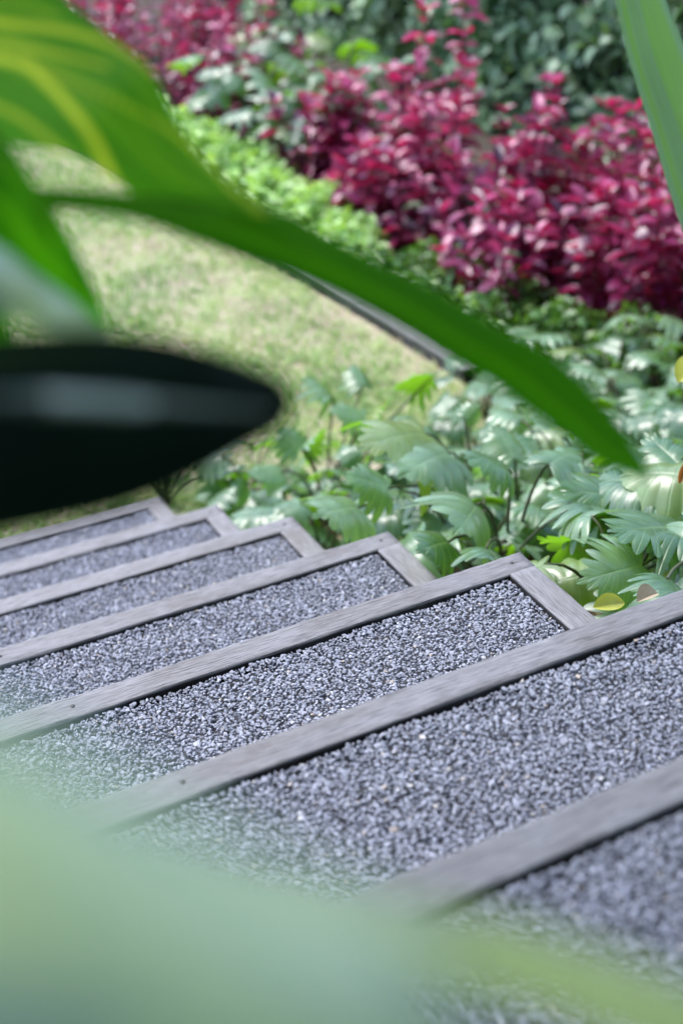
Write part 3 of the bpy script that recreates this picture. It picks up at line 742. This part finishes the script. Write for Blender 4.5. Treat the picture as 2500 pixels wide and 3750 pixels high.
# A: the big striped leaf
gleaf('leaf', [(-700, -350, .95), (-100, -330, .88), (250, 0, .84), (430, 150, .82), (560, 265, .80), (650, 440, .79), (780, 610, .78), (1040, 790, .77)],
      [(-800, 0, .92), (-400, 300, .84), (-150, 460, .80), (60, 535, .78), (230, 560, .77), (365, 620, .765), (560, 740, .76), (1040, 800, .765)], G_STR, bulge=.10, nr=140, nc=60, stripes=[
      ([(-400, 90), (0, 140), (300, 150), (470, 200), (590, 290)], 22, 14, .8), ([(-400, 160), (0, 215), (200, 245), (400, 280)], 22, 10, .7),
      ([(-300, 240), (60, 280), (200, 370), (330, 510), (430, 690)], 16, 18, 1.0), ([(100, 270), (250, 340), (600, 480), (760, 600), (860, 710), (960, 785)], 12, 15, .6),
      ([(-300, 330), (0, 420), (150, 500), (300, 610)], 14, 10, .6), ([(-100, 60), (60, 60), (220, 80)], 10, 8, .4)], label='broad yellow-striped leaf')
# B: long green blade across the picture
gleaf('leaf', [(-500, 620, .70), (-100, 665, .72), (250, 690, .74), (600, 720, .76), (1000, 762, .78), (1200, 862, .79), (1366, 950, .795), (1573, 1045, .80), (1819, 1192, .80), (1946, 1255, .80), (2074, 1345, .80), (2170, 1440, .795), (2265, 1555, .79), (2390, 1735, .78)],
      [(-500, 720, .70), (-100, 755, .71), (250, 770, .73), (500, 805, .745), (690, 872, .75), (912, 955, .76), (1036, 995, .765), (1200, 1064, .775), (1449, 1188, .78), (1573, 1262, .782), (1691, 1338, .785), (1819, 1410, .79), (1946, 1510, .79), (2074, 1600, .79), (2201, 1700, .785), (2378, 1762, .78)], G_GRN, bulge=.08, label='long plain green blade')
# C: left leaf, twisted
gleaf('leaf', [(-500, 250, .66), (-100, 430, .68), (40, 530, .70), (110, 640, .71), (215, 790, .72), (310, 970, .74), (365, 1090, .75), (395, 1190, .76)],
      [(-500, 800, .64), (-150, 830, .66), (-20, 900, .68), (80, 1000, .70), (200, 1090, .72), (300, 1160, .74), (380, 1200, .76)], G_GRN, bulge=.12, nr=80, nc=40, stripes=[([(-300, 430), (0, 600), (120, 760), (200, 900)], 16, 22, .6)], label='short green leaf at the left edge')
gleaf('leaf', [(-500, 800, .60), (-150, 850, .62), (0, 900, .64), (130, 1000, .66), (270, 1100, .68), (390, 1210, .70)],
      [(-500, 1150, .58), (-150, 1130, .60), (0, 1150, .62), (130, 1190, .64), (260, 1230, .66), (390, 1240, .69)], G_SIL, bulge=.18, label='pale glossy leaf above the dark one')
gleaf('leaf', [(-400, 900, .60), (-150, 960, .61), (-40, 1050, .62), (20, 1130, .63), (60, 1230, .64)],
      [(-500, 1300, .60), (-250, 1300, .61), (-100, 1290, .62), (0, 1270, .63), (55, 1240, .64)], G_GRN, bulge=.1)
# D: dark leaf, its backlit shade put into the base colour
def closer(L, k=.86): return [(a_, b_, c_ * k) for a_, b_, c_ in L]
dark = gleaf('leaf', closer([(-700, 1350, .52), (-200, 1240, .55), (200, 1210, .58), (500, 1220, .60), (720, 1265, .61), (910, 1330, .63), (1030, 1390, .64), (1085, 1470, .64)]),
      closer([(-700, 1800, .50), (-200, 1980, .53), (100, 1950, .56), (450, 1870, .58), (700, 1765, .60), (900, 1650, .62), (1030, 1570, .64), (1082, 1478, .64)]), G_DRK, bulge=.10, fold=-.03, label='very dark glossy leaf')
gleaf('midrib', closer([(-300, 1462, .49), (60, 1438, .51), (200, 1428, .525), (450, 1435, .54), (600, 1462, .55), (1000, 1500, .60)]),
      closer([(-300, 1478, .49), (60, 1490, .51), (200, 1510, .525), (450, 1520, .54), (620, 1508, .55), (1000, 1515, .60)]), G_MID, par=dark, bulge=.3, nr=80, nc=20, stripes=[([(190, 1462), (380, 1475), (540, 1486)], 28, 20, .8)])  # the stripe paints a sky glint along the rib
# E: pale leaves right in front of the lens
def nearer(L, k=.74): return [(a_, b_, c_ * k) for a_, b_, c_ in L]
gleaf('leaf', nearer([(-1800, 2050, .20), (-900, 2300, .205), (0, 2630, .21), (400, 2830, .215), (800, 3060, .22), (1150, 3240, .225), (1500, 3400, .23), (1900, 4000, .235)]),
      nearer([(-1800, 4600, .17), (-900, 4600, .175), (0, 4500, .18), (400, 4480, .185), (800, 4450, .19), (1150, 4400, .20), (1450, 4300, .21), (1890, 4020, .233)]), G_PAL, bulge=.16, nr=100, nc=60,
      stripes=[([(450, 3080), (800, 3200), (1250, 3360)], 60, 50, 1.), ([(200, 3700), (700, 3690), (1100, 3740)], 50, 40, .6)], label='pale leaf very close to the camera')
gleaf('leaf', nearer([(-200, 2900, .235), (500, 3020, .24), (1000, 3160, .245), (1500, 3280, .25), (2000, 3400, .26), (2500, 3580, .27), (2900, 3800, .28)], 1.2),
      nearer([(-200, 3300, .225), (500, 3330, .23), (1000, 3420, .235), (1500, 3550, .245), (2000, 3700, .255), (2500, 3880, .265), (2890, 3900, .28)], 1.2), G_LIM, bulge=.1, label='narrow yellow-green blade reaching to the lower right')
base = go
for P in ([base, base + (.05, .02, .35), base + (.25, .03, .68), at(-700, -200, .93)], [base + (.03, 0, 0), base + (.10, 0, .3), at(-900, 500, .74), at(-490, 670, .70)],
          [base + (0, -.04, 0), base + (.08, -.05, .3), at(-1200, 700, .66), at(-480, 560, .65)], [base + (.02, -.03, 0), base + (.1, -.06, .26), at(-1300, 1100, .60), at(-480, 1000, .59)],
          [base + (.04, -.05, 0), base + (.14, -.1, .25), at(-1300, 1500, .46), at(-690, 1570, .44)], [base + (.04, -.08, 0), base + (.12, -.25, .35), at(-2800, 3300, .17), at(-1790, 3400, .137)],
          [base + (.05, -.08, 0), base + (.16, -.2, .3), at(-1500, 3000, .24), at(-190, 3100, .207)], [base + (.01, -.06, 0), base + (.05, -.08, .3), at(-1300, 1000, .62), at(-480, 1120, .60)]):
    ginger_stem(P)

# ------------------------------------------------------------------ strap-leaved plant at the right
G_STP = stripemat('strap_leaf', (.22, .36, .22), (.20, .36, .10), .25, .32, .4, (3, .2), 3.3, spec=.9, tmul=(1.1, 1.3, .6))
sb = at(2950, 2150, 1.78); sb[2] = float(ground_z(sb[0], sb[1]))
sp_ = empty('strap_leaved_plant', sb, label='plant with a long folded pale green strap leaf at the upper right corner', category='plant')
def strap(e1, e2, fold):
    o = ribbon('leaf', e1, e2, G_STP, sp_, bulge=0, fold=fold, nc=13, nr=60); o.data.transform(Matrix.Translation(-Vector(sb)))
strap([(2080, -900, 1.45), (2170, -400, 1.5), (2249, 0, 1.53), (2310, 250, 1.55), (2390, 500, 1.57), (2462, 740, 1.59), (2570, 1050, 1.61), (2780, 1600, 1.66), (2920, 2150, 1.76)],
      [(2090, -900, 1.45), (2330, -400, 1.5), (2437, 0, 1.53), (2500, 160, 1.55), (2600, 420, 1.57), (2690, 690, 1.59), (2790, 1050, 1.61), (2900, 1600, 1.66), (2980, 2150, 1.76)], -.28)
strap([(2900, -300, 1.8), (2900, 200, 1.78), (2890, 800, 1.76), (2900, 1500, 1.76), (2940, 2150, 1.78)], [(2910, -300, 1.8), (3030, 200, 1.78), (3060, 800, 1.76), (3020, 1500, 1.76), (2990, 2150, 1.78)], -.25)

# ------------------------------------------------------------------ unseen screens added behind the photographer: they keep the sky off the faces turned this way
def rear_screen():
    root = empty('unseen_hedge', (-1, -8, 3.2), label='tall dark hedge added out of view behind the photographer to block the sky', category='hedge')
    n = 5000; x = rng.random(n) * 26 - 13; z = rng.random(n) * 7 - 1.5
    P = np.stack([x, .5 * np.sin(x) + rng.random(n) * .8, z], 1)
    scatter('foliage', [leaf_tpl(4, .8, .1, .1, 1, 0)], P, rdir(n), np.array([0., 1, .2]) + rng.normal(size=(n, 3)) * .3, np.full(n, .45), rng.random(n) * .4, M_HEDGE, root)
rear_screen()

def added_shade_tree():  # crown added overhead, out of view, to shade the upper steps
    root = empty('unseen_tree', (-2.6, -6.2, float(ground_z(-2.6, -6.))), label='broad tree added behind the photographer so its crown shades the upper steps', category='unseen_tree')
    b = np.array(root.location[:]); C = np.array([-.2, -2.9, 5.1]) - b; so = Soup()
    V, F = tube(catmull([(0, 0, -.3), (.1, .1, .8), (.4, .5, 1.6), C * .8, C], 14), np.linspace(.14, .04, 14), 10); so.add(V, F)
    for i in range(16):
        d = rdir(1)[0] * np.array([2.4, 1.7, .7]); V, F = tube(catmull([C * .75, C + d * .4 + (0, 0, .2), C + d], 8), np.linspace(.035, .006, 8), 6); so.add(V, F)
    obj('trunk', so.mesh('trunk', BARK), root)
    n = 7000; P = rdir(n) * (rng.random(n) ** .4)[:, None] * np.array([3.0, 2.3, .8]) + C
    scatter('crown', [leaf_tpl(5, .6, .1, .2, 1, 0)], P, rdir(n), rdir(n, 1.2), .10 + .08 * rng.random(n), rng.random(n) * .5, M_HEDGE, root)
added_shade_tree()
